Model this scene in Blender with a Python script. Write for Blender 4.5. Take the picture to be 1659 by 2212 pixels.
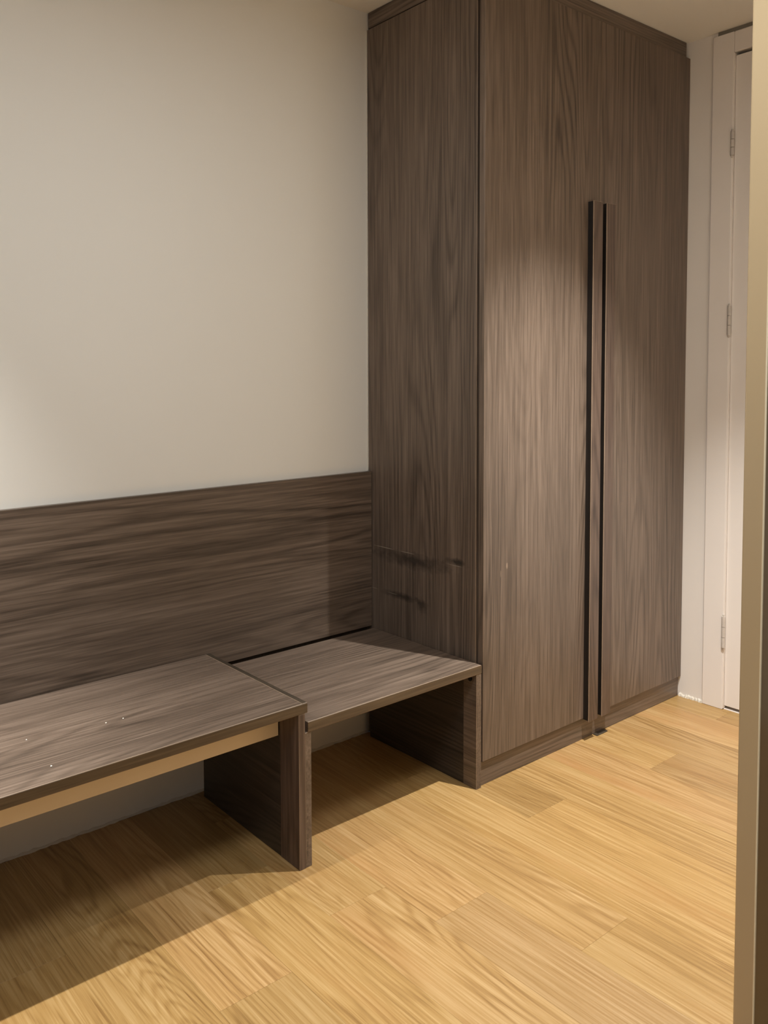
import bpy, bmesh, math, random
from mathutils import Matrix, Vector

random.seed(7)
scene = bpy.context.scene
for o in list(bpy.data.objects):
    bpy.data.objects.remove(o)

# ------------------------------------------------------------------ camera
IMG_W, IMG_H = 1659.0, 2212.0
CAM = Vector((-1.9319, -1.9588, 1.2204))
YAW, PITCH, ROLL = 0.5993, 0.0492, -0.0122
FPX, PU, PV = 1745.43, 478.99, 897.43
fw = Vector((math.sin(YAW) * math.cos(PITCH), math.cos(YAW) * math.cos(PITCH), -math.sin(PITCH)))
rt = Vector((math.cos(YAW), -math.sin(YAW), 0))
up = rt.cross(fw)
rt2 = rt * math.cos(ROLL) + up * math.sin(ROLL)
up2 = up * math.cos(ROLL) - rt * math.sin(ROLL)
cd = bpy.data.cameras.new('camera')
cam = bpy.data.objects.new('camera', cd)
scene.collection.objects.link(cam)
cam.matrix_world = Matrix(((rt2.x, up2.x, -fw.x, CAM.x), (rt2.y, up2.y, -fw.y, CAM.y),
                           (rt2.z, up2.z, -fw.z, CAM.z), (0, 0, 0, 1)))
cd.sensor_fit = 'HORIZONTAL'
cd.sensor_width = 36.0
cd.lens = FPX / IMG_W * 36.0
cd.shift_x = (IMG_W / 2 - PU) / IMG_W
cd.shift_y = (PV - IMG_H / 2) / IMG_W
cd.clip_start = 0.01
scene.camera = cam

# ------------------------------------------------------------------ world, lights, exposure
world = bpy.data.worlds.new('world')
scene.world = world
world.use_nodes = True
world.node_tree.nodes['Background'].inputs[0].default_value = (0.6, 0.7, 0.85, 1)
world.node_tree.nodes['Background'].inputs[1].default_value = 0.02
vs = scene.view_settings
vs.view_transform = 'Standard'
vs.look = 'None'
vs.gamma = 1.0
vs.use_curve_mapping = False
vs.exposure = 0.0

H = 2.40
LAMPS = [((0.27, -1.05), 285.0, (1.0, 0.985, 0.94), 76, 0.8), ((-2.08, -0.335), 350.0, (1.0, 0.985, 0.94), 82, 1.0)]


def spot(name, xy, power, color, size_deg, blend, radius=0.012, z=H - 0.02):
    d = bpy.data.lights.new(name, 'SPOT')
    d.energy = power
    d.color = color
    d.spot_size = math.radians(size_deg)
    d.spot_blend = blend
    d.shadow_soft_size = radius
    o = bpy.data.objects.new(name, d)
    scene.collection.objects.link(o)
    o.location = (xy[0], xy[1], z)
    return o


for xy, p, c, ang, bl in LAMPS:
    spot('downlight_beam', xy, p, c, ang, bl)
    spot('downlight_spill', xy, p * 0.003, c, 165, 0.6)

# unseen opal ceiling lamp, added to brighten the back wall
OPAL = (-1.10, -1.42)
od = bpy.data.lights.new('opal_fill_light', 'AREA')
od.shape = 'DISK'
od.size = 0.42
od.energy = 15.5
od.color = (0.95, 0.99, 1.0)
oo = bpy.data.objects.new('opal_fill_light', od)
scene.collection.objects.link(oo)
oo.location = (OPAL[0], OPAL[1], H - 0.065)

# ambient fill set up as daylight from an added, unseen window
ad = bpy.data.lights.new('window_fill', 'AREA')
ad.shape = 'RECTANGLE'
ad.size, ad.size_y = 1.2, 1.2
ad.energy = 4
ad.color = (0.92, 0.97, 1.0)
ao = bpy.data.objects.new('window_fill', ad)
scene.collection.objects.link(ao)
ao.location = (-3.36, -1.55, 1.45)
ao.rotation_euler = (0, math.radians(-90), 0)


# ------------------------------------------------------------------ helpers
def lin(r, g, b):
    f = lambda c: (c / 255 / 12.92) if c / 255 <= 0.04045 else ((c / 255 + 0.055) / 1.055) ** 2.4
    return (f(r), f(g), f(b), 1.0)


class NT:
    def __init__(self, name):
        self.m = bpy.data.materials.new(name)
        self.m.use_nodes = True
        self.t = self.m.node_tree
        self.b = self.t.nodes['Principled BSDF']

    def n(self, typ, ins=None, **attrs):
        nd = self.t.nodes.new('ShaderNode' + typ)
        for k, v in attrs.items():
            setattr(nd, k, v)
        for k, v in (ins or {}).items():
            self.set(nd.inputs[k], v)
        return nd

    def set(self, sock, v):
        if isinstance(v, bpy.types.NodeSocket):
            self.t.links.new(v, sock)
        else:
            sock.default_value = v

    def math(self, op, a, b=0.0, c=0.0, clamp=False):
        nd = self.n('Math', {0: a, 1: b, 2: c}, operation=op)
        nd.use_clamp = clamp
        return nd.outputs[0]

    def mix(self, fac, a, b, blend='MIX'):
        nd = self.n('Mix', data_type='RGBA', blend_type=blend)
        self.set(nd.inputs[0], fac)
        self.set(nd.inputs[6], a)
        self.set(nd.inputs[7], b)
        return nd.outputs[2]

    def noise(self, vec, scale=1.0, detail=2.0, rough=0.5, dist=0.0):
        return self.n('TexNoise', {'Vector': vec, 'Scale': scale, 'Detail': detail,
                                   'Roughness': rough, 'Distortion': dist}).outputs[0]

    def scaled(self, vec, s):
        return self.n('VectorMath', {0: vec, 1: s}, operation='MULTIPLY').outputs[0]

    def ramp(self, fac, stops):
        nd = self.n('ValToRGB', {0: fac})
        e = nd.color_ramp.elements
        while len(e) < len(stops):
            e.new(0.5)
        for el, (p, c) in zip(e, stops):
            el.position = p
            el.color = c
        return nd.outputs[0]

    def rng(self, v, a, b, c=0.0, d=1.0):
        return self.n('MapRange', {0: v, 1: a, 2: b, 3: c, 4: d}).outputs[0]


def wood(name, axis, dark, mid, light, rough=0.42, tone=1.0, scale=1.0, contour=0.5, marks=None, use_color=False,
         bump=0.06, freq=85.0, streak=0.72, patch=None, broad_w=0.55, line=2.6, wiggle=2.0):
    """Wood decor whose grain runs along the object's own axis 0/1/2."""
    w = NT(name)
    tc = w.n('TexCoord').outputs['Object']
    oi = w.n('ObjectInfo')
    rnd = oi.outputs['Random']
    off = w.n('CombineXYZ', {0: w.math('MULTIPLY', rnd, 13.7), 1: w.math('MULTIPLY', rnd, 29.3),
                             2: w.math('MULTIPLY', rnd, 7.9)}).outputs[0]
    vec = w.n('VectorMath', {0: tc, 1: off}, operation='ADD').outputs[0]

    def st(across, along):
        s = [across * scale] * 3
        s[axis] = along * scale
        return w.scaled(vec, tuple(s))
    wob = w.noise(st(7, 1.6), 1, 2, 0.5)                         # gentle wobble of the lines
    n1 = w.noise(st(5.0, 0.42), 1, 1.2, 0.45, 0.35)              # contour lines of it = cathedral figure
    wig = w.noise(st(26, 8), 1, 2, 0.5)
    ph = w.math('ADD', w.math('MULTIPLY', n1, freq * 6.283 / 3), w.math('MULTIPLY', wob, 5.0))
    ph = w.math('ADD', ph, w.math('MULTIPLY', wig, wiggle))
    ring = w.math('MULTIPLY_ADD', w.math('SINE', ph), 0.5, 0.5)
    ring = w.math('POWER', ring, line)
    fib = w.noise(st(150, 3.5), 1, 3, 0.6)
    fine = w.noise(st(420, 9), 1, 2, 0.55)
    broad = w.noise(st(15, 0.5), 1, 3, 0.55, 0.2)
    mask = w.rng(w.noise(st(3.0, 0.6), 1, 1, 0.5), 0.42, 0.62)
    v = w.math('MULTIPLY_ADD', w.math('SUBTRACT', broad, 0.5), broad_w, 0.5)
    v = w.math('MULTIPLY_ADD', w.math('SUBTRACT', fib, 0.5), streak * 1.5, v)
    v = w.math('MULTIPLY_ADD', w.math('SUBTRACT', fine, 0.5), streak * 0.6, v)
    v = w.math('SUBTRACT', v, w.math('MULTIPLY', w.math('MULTIPLY', ring, w.math('MULTIPLY_ADD', mask, 0.8, 0.2)), contour * 0.6))
    v = w.math('ADD', v, contour * 0.16)
    col = w.ramp(v, [(0.12, dark), (0.5, mid), (0.88, light)])
    if patch:
        pm = w.rng(w.noise(st(6, 1.1), 1, 2, 0.55, 0.3), 0.55, 0.75)
        col = w.mix(w.math('MULTIPLY', pm, 0.65), col, patch)
    if use_color:
        col = w.mix(1.0, col, oi.outputs['Color'], 'MULTIPLY')
    for (c, r, colr, amt, soft) in (marks or []):
        q = w.n('VectorMath', {0: tc, 1: c}, operation='SUBTRACT').outputs[0]
        q = w.scaled(q, tuple(1.0 / k for k in r))
        nz = w.noise(tc, 38, 2, 0.6)
        ln = w.math('ADD', w.n('VectorMath', {0: q}, operation='LENGTH').outputs['Value'],
                    w.math('MULTIPLY', w.math('SUBTRACT', nz, 0.5), 1.3))
        fc = w.rng(ln, 1.0, soft, 0.0, amt)
        col = w.mix(fc, col, colr)
    w.set(w.b.inputs['Base Color'], col)
    w.set(w.b.inputs['Roughness'], w.rng(fib, 0.2, 0.8, rough - 0.05, rough + 0.08))
    w.b.inputs['Specular IOR Level'].default_value = 0.5
    bp = w.n('Bump', {'Strength': bump, 'Distance': 0.002, 'Height': v})
    w.set(w.b.inputs['Normal'], bp.outputs[0])
    return w.m


def paint(name, col, rough=0.6, var=0.04, scale=2.0, bump=0.0, bscale=120.0, spec=0.4):
    w = NT(name)
    tc = w.n('TexCoord').outputs['Object']
    n = w.noise(tc, scale, 3, 0.55)
    c2 = tuple(k * (1 - var * 2) for k in col[:3]) + (1,)
    w.set(w.b.inputs['Base Color'], w.mix(n, col, c2))
    w.b.inputs['Roughness'].default_value = rough
    w.b.inputs['Specular IOR Level'].default_value = spec
    if bump:
        b = w.n('Bump', {'Strength': bump, 'Distance': 0.002, 'Height': w.noise(tc, bscale, 3, 0.6)})
        w.set(w.b.inputs['Normal'], b.outputs[0])
    return w.m


# dark walnut-look laminate in three grain directions
WD, WM, WL = lin(70, 59, 50), lin(102, 87, 75), lin(130, 113, 99)
M = {}
smear = lin(44, 39, 34)
scr = lin(150, 140, 125)
M['wood_x'] = wood('walnut_laminate_grain_along', 0, WD, WM, WL)
M['wood_y'] = wood('walnut_laminate_grain_across', 1, WD, WM, WL)
M['wood_z'] = wood('walnut_laminate_grain_upright', 2, WD, WM, WL, contour=0.4)
M['wood_handle'] = wood('walnut_laminate_handle', 2, lin(62, 49, 42), lin(90, 73, 63), lin(112, 94, 82), contour=0.5)
M['wood_side'] = wood('walnut_laminate_scuffed', 2, WD, WM, WL, contour=0.4, marks=[
    ((0, -0.19, 0.625), (0.2, 0.18, 0.030), smear, 0.8, 0.2), ((0, -0.37, 0.652), (0.2, 0.050, 0.014), smear, 0.9, 0.2),
    ((0, -0.15, 0.500), (0.2, 0.10, 0.014), smear, 0.8, 0.2), ((0, -0.235, 0.49), (0.2, 0.03, 0.03), smear, 0.7, 0.2),
    ((0, -0.07, 0.647), (0.2, 0.055, 0.0016), scr, 0.8, 0.5), ((0, -0.17, 0.647), (0.2, 0.04, 0.0016), scr, 0.7, 0.5),
    ((0, -0.365, 0.641), (0.2, 0.032, 0.0014), scr, 0.7, 0.5), ((0, -0.03, 0.502), (0.2, 0.018, 0.0016), scr, 0.7, 0.5),
    ((0, -0.11, 0.501), (0.2, 0.028, 0.0014), scr, 0.5, 0.5)])
M['wood_door'] = wood('walnut_laminate_door', 2, WD, WM, WL, contour=0.55, marks=[
    ((0.1119, -0.466, 0.6437), (0.0045, 0.2, 0.010), lin(165, 144, 124), 0.7, 0.5),
    ((0.083, -0.466, 0.622), (0.002, 0.2, 0.012), lin(160, 140, 120), 0.5, 0.5)])
M['edge'] = paint('worn_edge_highlight', lin(176, 153, 130), 0.45, 0.2, 30)  # worn banding, with edge highlights put into the pale colour
M['edge_soft'] = paint('door_edge_highlight', lin(140, 121, 104), 0.45, 0.2, 30)  # edge highlight of the doors put into a softer pale band
M['edge_dark'] = wood('dark_edge_band', 1, lin(44, 38, 30), lin(58, 50, 40), lin(76, 66, 54))
M['edge_front'] = wood('front_edge_band', 0, lin(70, 57, 44), lin(92, 76, 58), lin(114, 96, 74), contour=0.2)
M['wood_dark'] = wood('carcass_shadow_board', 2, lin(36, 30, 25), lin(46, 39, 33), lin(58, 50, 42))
M['groove_shade'] = wood('near_black_groove_shade', 2, lin(20, 16, 14), lin(27, 22, 19), lin(36, 30, 26))  # shade of the handle groove put into the colour
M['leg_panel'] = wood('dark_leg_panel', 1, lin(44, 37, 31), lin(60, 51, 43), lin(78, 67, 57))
M['gap_shade'] = paint('grey_gap_shade', lin(128, 122, 112), 0.6)  # shade gap under the ceiling put into a grey colour
M['rail'] = paint('pale_beige_rail', lin(240, 222, 194), 0.35, 0.04, 6)
M['wall'] = paint('warm_white_wall_paint', lin(240, 237, 230), 0.7, 0.025, 1.3, 0.05, 260)
M['wall_dim'] = paint('dim_wall_paint', lin(150, 142, 132), 0.7, 0.03, 1.5)  # darkened on the unseen walls to cut bounce light
M['wall_end'] = paint('white_wall_paint', lin(236, 229, 222), 0.6, 0.03, 3, 0.06, 160)
M['ceiling'] = paint('ceiling_paint', lin(240, 234, 224), 0.75, 0.02, 2, 0.04, 200)
M['gloss'] = paint('white_gloss_paint', lin(238, 230, 223), 0.35, 0.02, 4, 0.08, 30)
M['cream_gloss'] = paint('cream_gloss_paint', lin(188, 166, 132), 0.22, 0.03, 3, 0.10, 14)
M['bead'] = paint('corner_highlight_paint', lin(232, 220, 192), 0.3)  # corner highlight put into a pale paint
M['shade'] = None
M['black'] = paint('black_void', lin(16, 15, 14), 0.8)
M['metal'] = paint('painted_hinge', lin(214, 205, 196), 0.35, 0.15, 60, 0.3, 90)
M['caulk'] = paint('white_caulk', lin(224, 216, 202), 0.6, 0.1, 60, 0.3, 120)
M['crumb'] = paint('white_crumb', lin(245, 238, 225), 0.5)
M['floor_base'] = paint('screed', lin(96, 84, 66), 0.8)
M['trim_metal'] = paint('lamp_trim', lin(230, 228, 222), 0.35)
M['oak'] = wood('oak_plank', 1, lin(118, 84, 44), lin(165, 131, 80), lin(196, 165, 116), rough=0.38, use_color=True,
                contour=0.33, freq=115, streak=0.52, bump=0.05, broad_w=0.42, line=2.4, wiggle=6.0, patch=lin(164, 122, 72))
lw = NT('lamp_lens')
lw.b.inputs['Emission Color'].default_value = (1, 0.85, 0.65, 1)
lw.b.inputs['Emission Strength'].default_value = 1.0
M['lens'] = lw.m
sw = NT('opal_shade')
sw.b.inputs['Emission Color'].default_value = (1, 0.97, 0.92, 1)
sw.b.inputs['Emission Strength'].default_value = 3.0
M['shade'] = sw.m
gw = NT('fill_window_glass')
gw.b.inputs['Base Color'].default_value = (0.75, 0.85, 0.9, 1)
gw.b.inputs['Roughness'].default_value = 0.05
gw.b.inputs['Emission Color'].default_value = (0.65, 0.8, 1.0, 1)
gw.b.inputs['Emission Strength'].default_value = 0.6
M['glass'] = gw.m


def mesh_from_bm(name, bm, mats):
    bmesh.ops.recalc_face_normals(bm, faces=bm.faces)
    me = bpy.data.meshes.new(name)
    bm.to_mesh(me)
    bm.free()
    for m in mats:
        me.materials.append(M[m] if isinstance(m, str) else m)
    return me


def obj(name, me, parent=None, loc=None):
    o = bpy.data.objects.new(name, me)
    scene.collection.objects.link(o)
    if parent is not None:
        o.parent = parent
    if loc is not None:
        o.location = loc
    return o


def add_box(bm, x0, x1, y0, y1, z0, z1, bev=0.0, mi=0, bmi=None, seg=1):
    r = bmesh.ops.create_cube(bm, size=1.0)
    vs_ = r['verts']
    for v in vs_:
        v.co = Vector(((x0 + x1) / 2 + v.co.x * (x1 - x0), (y0 + y1) / 2 + v.co.y * (y1 - y0), (z0 + z1) / 2 + v.co.z * (z1 - z0)))
    fs = {f for v in vs_ for f in v.link_faces}
    for f in fs:
        f.material_index = mi
    if bev > 0:
        es = list({e for v in vs_ for e in v.link_edges})
        rr = bmesh.ops.bevel(bm, geom=es, offset=bev, segments=seg, affect='EDGES', profile=0.5)
        for f in rr['faces']:
            f.material_index = mi if bmi is None else bmi


def box(name, b, mat, parent=None, bev=0.0008, edge=None, seg=1, origin=None):
    """One rectangular board with eased edges; origin = its local zero."""
    bm = bmesh.new()
    add_box(bm, *b, bev=bev, bmi=1 if edge else None, seg=seg)
    if origin:
        bmesh.ops.translate(bm, verts=bm.verts, vec=-Vector(origin))
    return obj(name, mesh_from_bm(name, bm, [mat] + ([edge] if edge else [])), parent, origin)


def empty(name, loc, label, cat, group=None):
    o = bpy.data.objects.new(name, None)
    scene.collection.objects.link(o)
    o.location = loc
    o.empty_display_size = 0.1
    tag(o, label, cat, group)
    return o


def tag(o, label, cat, group=None):
    o['label'] = label
    o['category'] = cat
    if group:
        o['group'] = group


def part(name, b, mat, parent, bev=0.0008, edge=None, seg=1):
    """board given in world coordinates, stored in the parent's frame"""
    L = parent.location
    bb = (b[0] - L.x, b[1] - L.x, b[2] - L.y, b[3] - L.y, b[4] - L.z, b[5] - L.z)
    return box(name, bb, mat, parent, bev, edge, seg)


def struct(o):
    o['kind'] = 'structure'
    return o


# ------------------------------------------------------------------ dimensions (metres)
XE = 1.1575            # end wall
DF = 0.4658            # wardrobe door face (y = -DF)
BD = 0.4654            # bench front
H1, H2 = 0.417, 0.3676
BT = 0.026             # bench board thickness
TB = 0.020             # backrest thickness
X0, Y0 = -3.40, -2.60  # far corner of the room behind the camera

# ------------------------------------------------------------------ room shell
struct(box('wall_back', (X0, XE + 0.1, 0.0, 0.10, 0, H), 'wall', bev=0))
bm = bmesh.new()
YD0, YD1, ZD = -0.612, -1.345, 2.318      # door opening in the end wall
add_box(bm, XE, XE + 0.1, YD0, 0.0, 0, H)
add_box(bm, XE, XE + 0.1, YD1, YD0, ZD, H)
add_box(bm, XE, XE + 0.1, Y0, YD1, 0, H)
struct(obj('wall_end', mesh_from_bm('wall_end', bm, ['wall_end'])))
struct(box('ceiling', (X0, XE + 0.1, Y0, 0.1, H, H + 0.08), 'ceiling', bev=0))
bm = bmesh.new()                           # wall with an added window, behind and left of the camera
add_box(bm, X0 - 0.1, X0, Y0, -2.15, 0, H)
add_box(bm, X0 - 0.1, X0, -0.95, 0.1, 0, H)
add_box(bm, X0 - 0.1, X0, -2.15, -0.95, 0, 0.85)
add_box(bm, X0 - 0.1, X0, -2.15, -0.95, 2.05, H)
struct(obj('wall_left', mesh_from_bm('wall_left', bm, ['wall_dim'])))
struct(box('wall_front', (X0 - 0.1, XE + 0.1, Y0 - 0.1, Y0, 0, H), 'wall_dim', bev=0))
struct(box('wall_right', (0.40, XE, -1.46, -1.352, 0, H), 'wall', bev=0.002))
win = struct(box('fill_window_1', (X0 - 0.07, X0 - 0.06, -2.15, -0.95, 0.85, 2.05), 'glass', bev=0))  # added unseen window, its pane glows as fill
for b in [(-2.15, -2.10, 0.85, 2.05), (-1.0, -0.95, 0.85, 2.05), (-1.575, -1.525, 0.85, 2.05)]:
    box('fill_window_frame', (X0 - 0.075, X0 - 0.03, b[0], b[1], b[2], b[3]), 'gloss', win, bev=0.002)

# floor: a screed slab that carries single planks
floor = struct(box('floor', (X0, XE + 0.1, Y0, 0.0, -0.06, -0.0045), 'floor_base', bev=0))
PITCH_X = 0.1785
E0 = -0.925
known = {-1: [-0.715], 0: [-0.402], 1: [-0.165, -0.63], 2: [-0.781], 3: [-1.020], 4: [-0.30], 5: [-0.645], 6: [-1.12],
         7: [-0.36], 8: [-0.693], 9: [-0.94], -2: [-0.98], -3: [-0.40]}
tones = {(2, 0): 1.10, (2, 1): 0.93, (5, 0): 0.90, (5, 1): 1.10, (-1, 0): 1.08, (-1, 1): 0.92, (3, 0): 1.05, (3, 1): 0.98,
         (8, 0): 1.04, (8, 1): 0.90, (1, 0): 0.86, (1, 1): 1.0, (1, 2): 1.04, (0, 0): 0.84, (0, 1): 1.03, (4, 0): 0.96,
         (4, 1): 1.05, (6, 0): 1.02, (7, 1): 1.06, (9, 0): 0.95}
k0 = math.floor((X0 - E0) / PITCH_X)
k1 = math.ceil((XE + 0.06 - E0) / PITCH_X)
for k in range(k0, k1):
    xa, xb = max(E0 + k * PITCH_X, X0), min(E0 + (k + 1) * PITCH_X, XE + 0.06)
    if xb - xa < 0.01:
        continue
    cuts = sorted(known.get(k, [-random.uniform(0.15, 1.1)]), reverse=True)
    while cuts[-1] - 1.22 > Y0 + 0.05:
        cuts.append(cuts[-1] - 1.22)
    ys = [-0.004] + cuts + [Y0]
    for j in range(len(ys) - 1):
        ya, yb = ys[j + 1], ys[j]
        cx, cy = (xa + xb) / 2, (ya + yb) / 2
        g = 0.0001
        bm = bmesh.new()
        hx, hy = (xb - xa) / 2 - g, (yb - ya) / 2 - g
        add_box(bm, -hx, hx, -hy, hy, -0.0045, 0.0, bev=0.0)
        top = [e for e in bm.edges if all(v.co.z > -0.001 for v in e.verts)]
        bmesh.ops.bevel(bm, geom=top, offset=0.00025, segments=1, affect='EDGES')
        p = obj('floor_plank', mesh_from_bm('floor_plank', bm, ['oak']), floor, (cx, cy, 0))
        t = tones.get((k, j), random.uniform(0.92, 1.07))
        w_ = random.uniform(-0.05, 0.07)
        p.color = (t, t * (1 - abs(w_) * 0.3), t * (1 + w_), 1)


# ragged caulk beads where wall meets floor
def bead(name, a, b, axis, r, parent, n=60):
    bm = bmesh.new()
    rings = []
    for i in range(n + 1):
        s = a + (b - a) * i / n
        h = r * random.uniform(0.55, 1.25)
        w_ = r * random.uniform(0.4, 1.0)
        pts = [(0, 0), (w_, 0), (w_ * 0.75, h * 0.6), (0, h)]
        if axis == 'x':
            rings.append([bm.verts.new((s, -p[0], p[1])) for p in pts])
        else:
            rings.append([bm.verts.new((-p[0], s, p[1])) for p in pts])
    for q, w2 in zip(rings, rings[1:]):
        for i in range(4):
            bm.faces.new((q[i], q[(i + 1) % 4], w2[(i + 1) % 4], w2[i]))
    bm.faces.new(rings[0])
    bm.faces.new(rings[-1])
    return obj(name, mesh_from_bm(name, bm, ['caulk']), parent)


struct(bead('trim_1', -2.3, -0.006, 'x', 0.007, None, 150))
tr = struct(bead('trim_2', -0.545, -0.462, 'y', 0.011, None, 24))
tr.location.x = XE

struct(box('trim_4', (-0.0035, 0.0, -0.0032, 0.0, 0.897, 2.343), 'caulk', bev=0.0008))

# door in the end wall
trim = struct(box('trim_3', (XE - 0.010, XE, YD0 - 0.002, -0.5455, 0.0, 2.386), 'gloss', bev=0.002, seg=2))
box('head_casing', (XE - 0.0095, XE, YD1, YD0 - 0.0025, ZD - 0.003, 2.386), 'gloss', trim, bev=0.002)
box('head_gap_shade', (XE - 0.006, XE, YD1, -0.560, 2.387, H - 0.0005), 'gap_shade', trim, bev=0.0005)  # grey strip painted as the shade band above the casing
d1 = struct(box('door_1', (XE + 0.0, XE + 0.038, YD1 + 0.004, YD0 - 0.0045, 0.013, ZD - 0.013), 'gloss', bev=0.002, seg=2))
box('gap_backing', (XE + 0.045, XE + 0.09, YD1, YD0, 0.0, ZD), 'black', d1, bev=0)  # unseen black backing, added to keep the gap dark and stop light leaks
box('door_lip', (XE - 0.009, XE + 0.01, YD0 - 0.0042, YD0 - 0.0018, 0.004, ZD - 0.006), 'gloss', d1, bev=0.0005)
box('threshold', (XE + 0.001, XE + 0.06, YD1, YD0, -0.004, 0.003), 'gloss', d1, bev=0.001)


def knuckles(bm, x, y, z0, z1, r):
    n = 3
    hh = (z1 - z0) / n
    for i in range(n):
        c = bmesh.ops.create_cone(bm, cap_ends=True, segments=14, radius1=r, radius2=r, depth=hh - 0.0015)
        bmesh.ops.translate(bm, verts=c['verts'], vec=(x, y, z0 + hh * (i + 0.5)))
    for zz in (z0 - 0.003, z1 + 0.003):
        c = bmesh.ops.create_cone(bm, cap_ends=True, segments=12, radius1=r * 0.55, radius2=r * 0.55, depth=0.007)
        bmesh.ops.translate(bm, verts=c['verts'], vec=(x, y, zz))


for z0, z1 in ((1.962, 2.046), (1.340, 1.444), (0.226, 0.340)):
    bm = bmesh.new()
    knuckles(bm, XE - 0.012, YD0 - 0.003, z0, z1, 0.0062)
    add_box(bm, XE - 0.0115, XE - 0.009, YD0 - 0.002, YD0 + 0.0045, z0 + 0.004, z1 - 0.004, 0.0004)
    obj('hinge', mesh_from_bm('hinge', bm, ['metal']), d1)

# open door whose edge stands close at the right of the view
DX, DY = -0.383, -1.310
d2 = struct(box('door_2', (DX, 0.40, DY - 0.034, DY, 0.006, 2.385), 'cream_gloss', bev=0.003, seg=3))
box('highlight_bead', (DX - 0.0012, DX + 0.0022, DY - 0.0352, DY - 0.0318, 0.006, 2.385), 'bead', d2, bev=0.0012, seg=2)  # pale strip painting the highlight along the rounded corner
box('latch_plate', (DX + 0.006, DX + 0.016, DY - 0.0352, DY - 0.0335, 1.405, 1.432), 'black', d2, bev=0.0004)
for z in (0.35, 1.2, 2.0):
    bm = bmesh.new()
    knuckles(bm, 0.403, DY - 0.038, z, z + 0.1, 0.006)
    obj('hinge', mesh_from_bm('hinge', bm, ['metal']), d2)

# ------------------------------------------------------------------ wardrobe
ZP, ZC = 0.0755, 2.348       # door bottom, crown joint
wr = empty('wardrobe', (0, 0, 0), 'tall dark walnut wardrobe with two doors and long bar handles', 'wardrobe')
part('side_panel', (0.0, 0.018, -0.441, -0.003, 0.0, ZC - 0.004), 'wood_side', wr, edge='edge')
part('side_panel', (XE - 0.022, XE - 0.004, -0.441, -0.003, 0.0, ZC - 0.004), 'wood_z', wr, edge='edge')
part('back_panel', (0.018, XE - 0.022, -0.012, -0.003, 0.06, ZC - 0.01), 'wood_dark', wr)
part('inner_board', (0.018, XE - 0.022, -0.439, -0.425, 0.06, ZC - 0.006), 'wood_dark', wr)
part('crown_board', (0.003, 0.021, -0.444, -0.003, ZC, H - 0.001), 'wood_y', wr, edge='edge_dark')
part('crown_board', (0.021, XE - 0.012, -0.456, -0.438, ZC, H - 0.001), 'wood_x', wr, edge='edge_dark')
part('crown_backing', (0.010, XE - 0.02, -0.436, -0.01, ZC - 0.004, ZC + 0.002), 'black', wr, bev=0)
part('plinth', (0.001, 0.585, -0.458, -0.440, 0.0, ZP - 0.003), 'wood_x', wr, edge='edge_front')
part('plinth', (0.586, XE - 0.004, -0.457, -0.439, 0.0, ZP - 0.003), 'wood_x', wr, edge='edge_front')
GAP = 0.588
doors = [(0.003, GAP - 0.0006), (GAP + 0.0006, XE - 0.002)]
hands = [(0.517, 0.570), (0.5925, 0.6455)]
for (xa, xb), (ha, hb) in zip(doors, hands):
    dr = part('wardrobe_door', (xa, xb, -DF, -DF + 0.019, ZP, ZC - 0.006), 'wood_door', wr, bev=0.0010, edge='edge_soft')
    # the long handle: a proud front strip on a narrower neck with painted groove shade
    hd = box('handle', (ha, hb, -DF - 0.020, -DF - 0.0165, ZP - 0.006, 1.763), 'wood_handle', dr, bev=0.0010, edge='edge')
    box('handle_neck', (ha + 0.0012, hb - 0.0012, -DF - 0.0166, -DF + 0.001, ZP - 0.003, 1.7615), 'groove_shade', dr, bev=0.0004)
fl = box('floor_plate', (0.588, 0.651, -0.4745, -0.459, 0.0, 0.0035), 'edge_dark', bev=0.001, edge='edge_dark')
tag(fl, 'small dark flat plate on floor at wardrobe plinth below handles', 'plate')

# ------------------------------------------------------------------ backrest panel
br = empty('backrest_panel', (-1.1, 0, 0.35), 'long dark walnut backrest panel on the wall above both benches', 'panel')
part('board', (-2.25, -0.0040, -TB, -0.002, 0.372, 0.8948), 'wood_x', br, bev=0.0008, edge='edge_dark')
part('wall_batten', (-2.2, -0.01, -0.012, -0.001, 0.350, 0.374), 'wood_dark', br, bev=0.0005)

# ------------------------------------------------------------------ benches
b1 = empty('bench', (-1.45, -0.24, 0), 'higher walnut bench with beige rail, running out of view at left', 'bench', 'walnut wall benches')
XR = -0.668
part('seat_board', (-2.25, XR - 0.0155, -BD, -TB - 0.011, H1 - BT, H1), 'wood_x', b1, edge='edge')
part('front_edge', (-2.25, XR, -BD - 0.0008, -BD + 0.002, H1 - BT + 0.0012, H1 - 0.0012), 'edge_front', b1, bev=0.0004)
part('leg', (XR - 0.0270, XR - 0.0072, -BD, -0.3905, 0.0, H1 - BT - 0.0003), 'wood_handle', b1, edge='edge')
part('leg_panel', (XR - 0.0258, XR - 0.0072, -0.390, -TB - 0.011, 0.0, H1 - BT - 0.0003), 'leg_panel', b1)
part('end_cap', (XR - 0.0152, XR, -BD, -TB - 0.011, H1 - BT, H1 + 0.0004), 'edge_dark', b1, edge='edge')
part('leg', (-2.25, -2.23, -BD, -TB - 0.011, 0.0, H1 - BT - 0.0003), 'wood_y', b1, edge='edge')
part('rail', (-2.229, XR - 0.0275, -0.385, -0.365, 0.312, H1 - BT - 0.0003), 'rail', b1)

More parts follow.
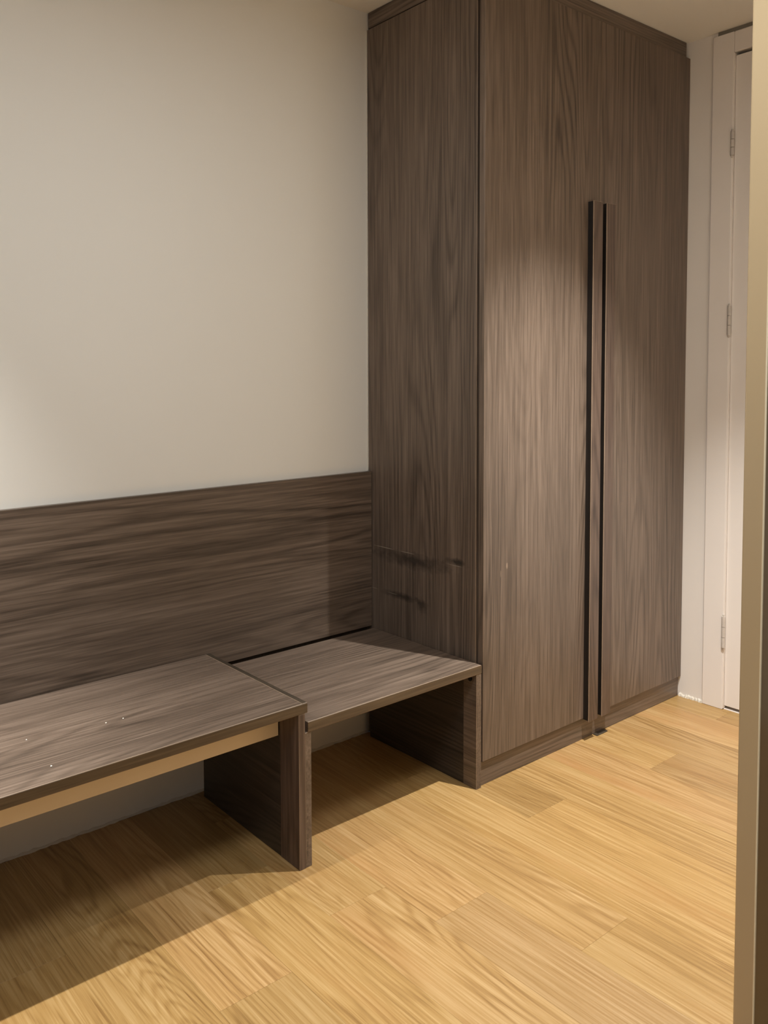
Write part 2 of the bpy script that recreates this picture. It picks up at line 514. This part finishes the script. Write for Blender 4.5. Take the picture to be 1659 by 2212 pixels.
b2 = empty('bench', (-0.33, -0.24, 0), 'lower walnut bench between the higher bench and the wardrobe', 'bench', 'walnut wall benches')
part('seat_board', (XR + 0.0015, -0.0060, -BD, -TB - 0.011, H2 - BT, H2), 'wood_x', b2, edge='edge')
part('front_edge', (XR + 0.0015, -0.0035, -BD - 0.0008, -BD + 0.002, H2 - BT + 0.0012, H2 - 0.0012), 'edge_front', b2, bev=0.0004)
part('leg', (XR - 0.0065, XR + 0.0130, -BD + 0.001, -TB - 0.010, 0.0, H2 - BT - 0.0003), 'wood_y', b2, edge='edge')
part('leg', (-0.0255, -0.0035, -BD, -0.4185, 0.0, H2 - BT - 0.0003), 'wood_y', b2, edge='edge')
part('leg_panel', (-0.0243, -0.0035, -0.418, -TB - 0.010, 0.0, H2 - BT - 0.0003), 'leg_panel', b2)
bm = bmesh.new()
c = bmesh.ops.create_cone(bm, cap_ends=True, segments=14, radius1=0.006, radius2=0.005, depth=0.006)
bmesh.ops.rotate(bm, verts=bm.verts, cent=(0, 0, 0), matrix=Matrix.Rotation(math.radians(90), 3, 'Y'))
obj('screw_cap', mesh_from_bm('screw_cap', bm, ['black']), b2, (-0.0283 + 0.33, -0.445 + 0.24, 0.325))

# crumbs on the higher seat
for (x, y, r, lab) in [(-1.3061, -0.258, 0.0016, 'tiny white crumb farthest left on the higher bench seat'),
                       (-1.1237, -0.284, 0.0020, 'left one of two close white crumbs mid higher bench seat'),
                       (-1.0796, -0.2847, 0.0018, 'right one of two close white crumbs mid higher bench seat'),
                       (-1.3085, -0.4058, 0.0020, 'tiny white crumb nearest the front edge of higher bench seat')]:
    bm = bmesh.new()
    bmesh.ops.create_icosphere(bm, subdivisions=2, radius=r)
    for v in bm.verts:
        v.co *= random.uniform(0.8, 1.2)
        v.co.z *= 0.7
    zmin = min(v.co.z for v in bm.verts)
    bmesh.ops.translate(bm, verts=bm.verts, vec=(0, 0, -zmin))
    cr = obj('crumb', mesh_from_bm('crumb', bm, ['crumb']), None, (x, y, H1))
    tag(cr, lab, 'crumb', 'crumbs on the higher bench')

# ------------------------------------------------------------------ recessed downlights (above the view)
for (xy, p, c, ang, bl), lab in zip(LAMPS, ('round white recessed downlight in ceiling before the wardrobe',
                                   'round white recessed downlight in ceiling above the higher bench')):
    e = empty('ceiling_downlight', (xy[0], xy[1], H), lab, 'ceiling light', 'recessed downlights')
    bm = bmesh.new()
    n = 32
    prof = [(0.045, 0.0), (0.045, -0.004), (0.036, -0.005), (0.030, -0.001)]
    rings = [[bm.verts.new((r * math.cos(2 * math.pi * i / n), r * math.sin(2 * math.pi * i / n), z)) for i in range(n)] for r, z in prof]
    for a, b in zip(rings, rings[1:]):
        for i in range(n):
            bm.faces.new((a[i], a[(i + 1) % n], b[(i + 1) % n], b[i]))
    obj('trim_ring', mesh_from_bm('trim_ring', bm, ['trim_metal']), e)
    bm = bmesh.new()
    bmesh.ops.create_cone(bm, cap_ends=True, segments=32, radius1=0.031, radius2=0.031, depth=0.002)
    obj('lens', mesh_from_bm('lens', bm, ['lens']), e, (0, 0, -0.001))

e = empty('ceiling_fill_lamp', (OPAL[0], OPAL[1], H), 'wide round opal fill lamp, added unseen on the hall ceiling', 'ceiling light')
bm = bmesh.new()
n = 40
prof = [(0.24, 0.0), (0.24, -0.045), (0.225, -0.058), (0.0, -0.060)]
rings = [[bm.verts.new((r * math.cos(2 * math.pi * i / n), r * math.sin(2 * math.pi * i / n), z)) for i in range(n)] for r, z in prof[:3]]
for a, b in zip(rings, rings[1:]):
    for i in range(n):
        bm.faces.new((a[i], a[(i + 1) % n], b[(i + 1) % n], b[i]))
bm.faces.new(rings[2])
obj('shade', mesh_from_bm('shade', bm, ['shade']), e)
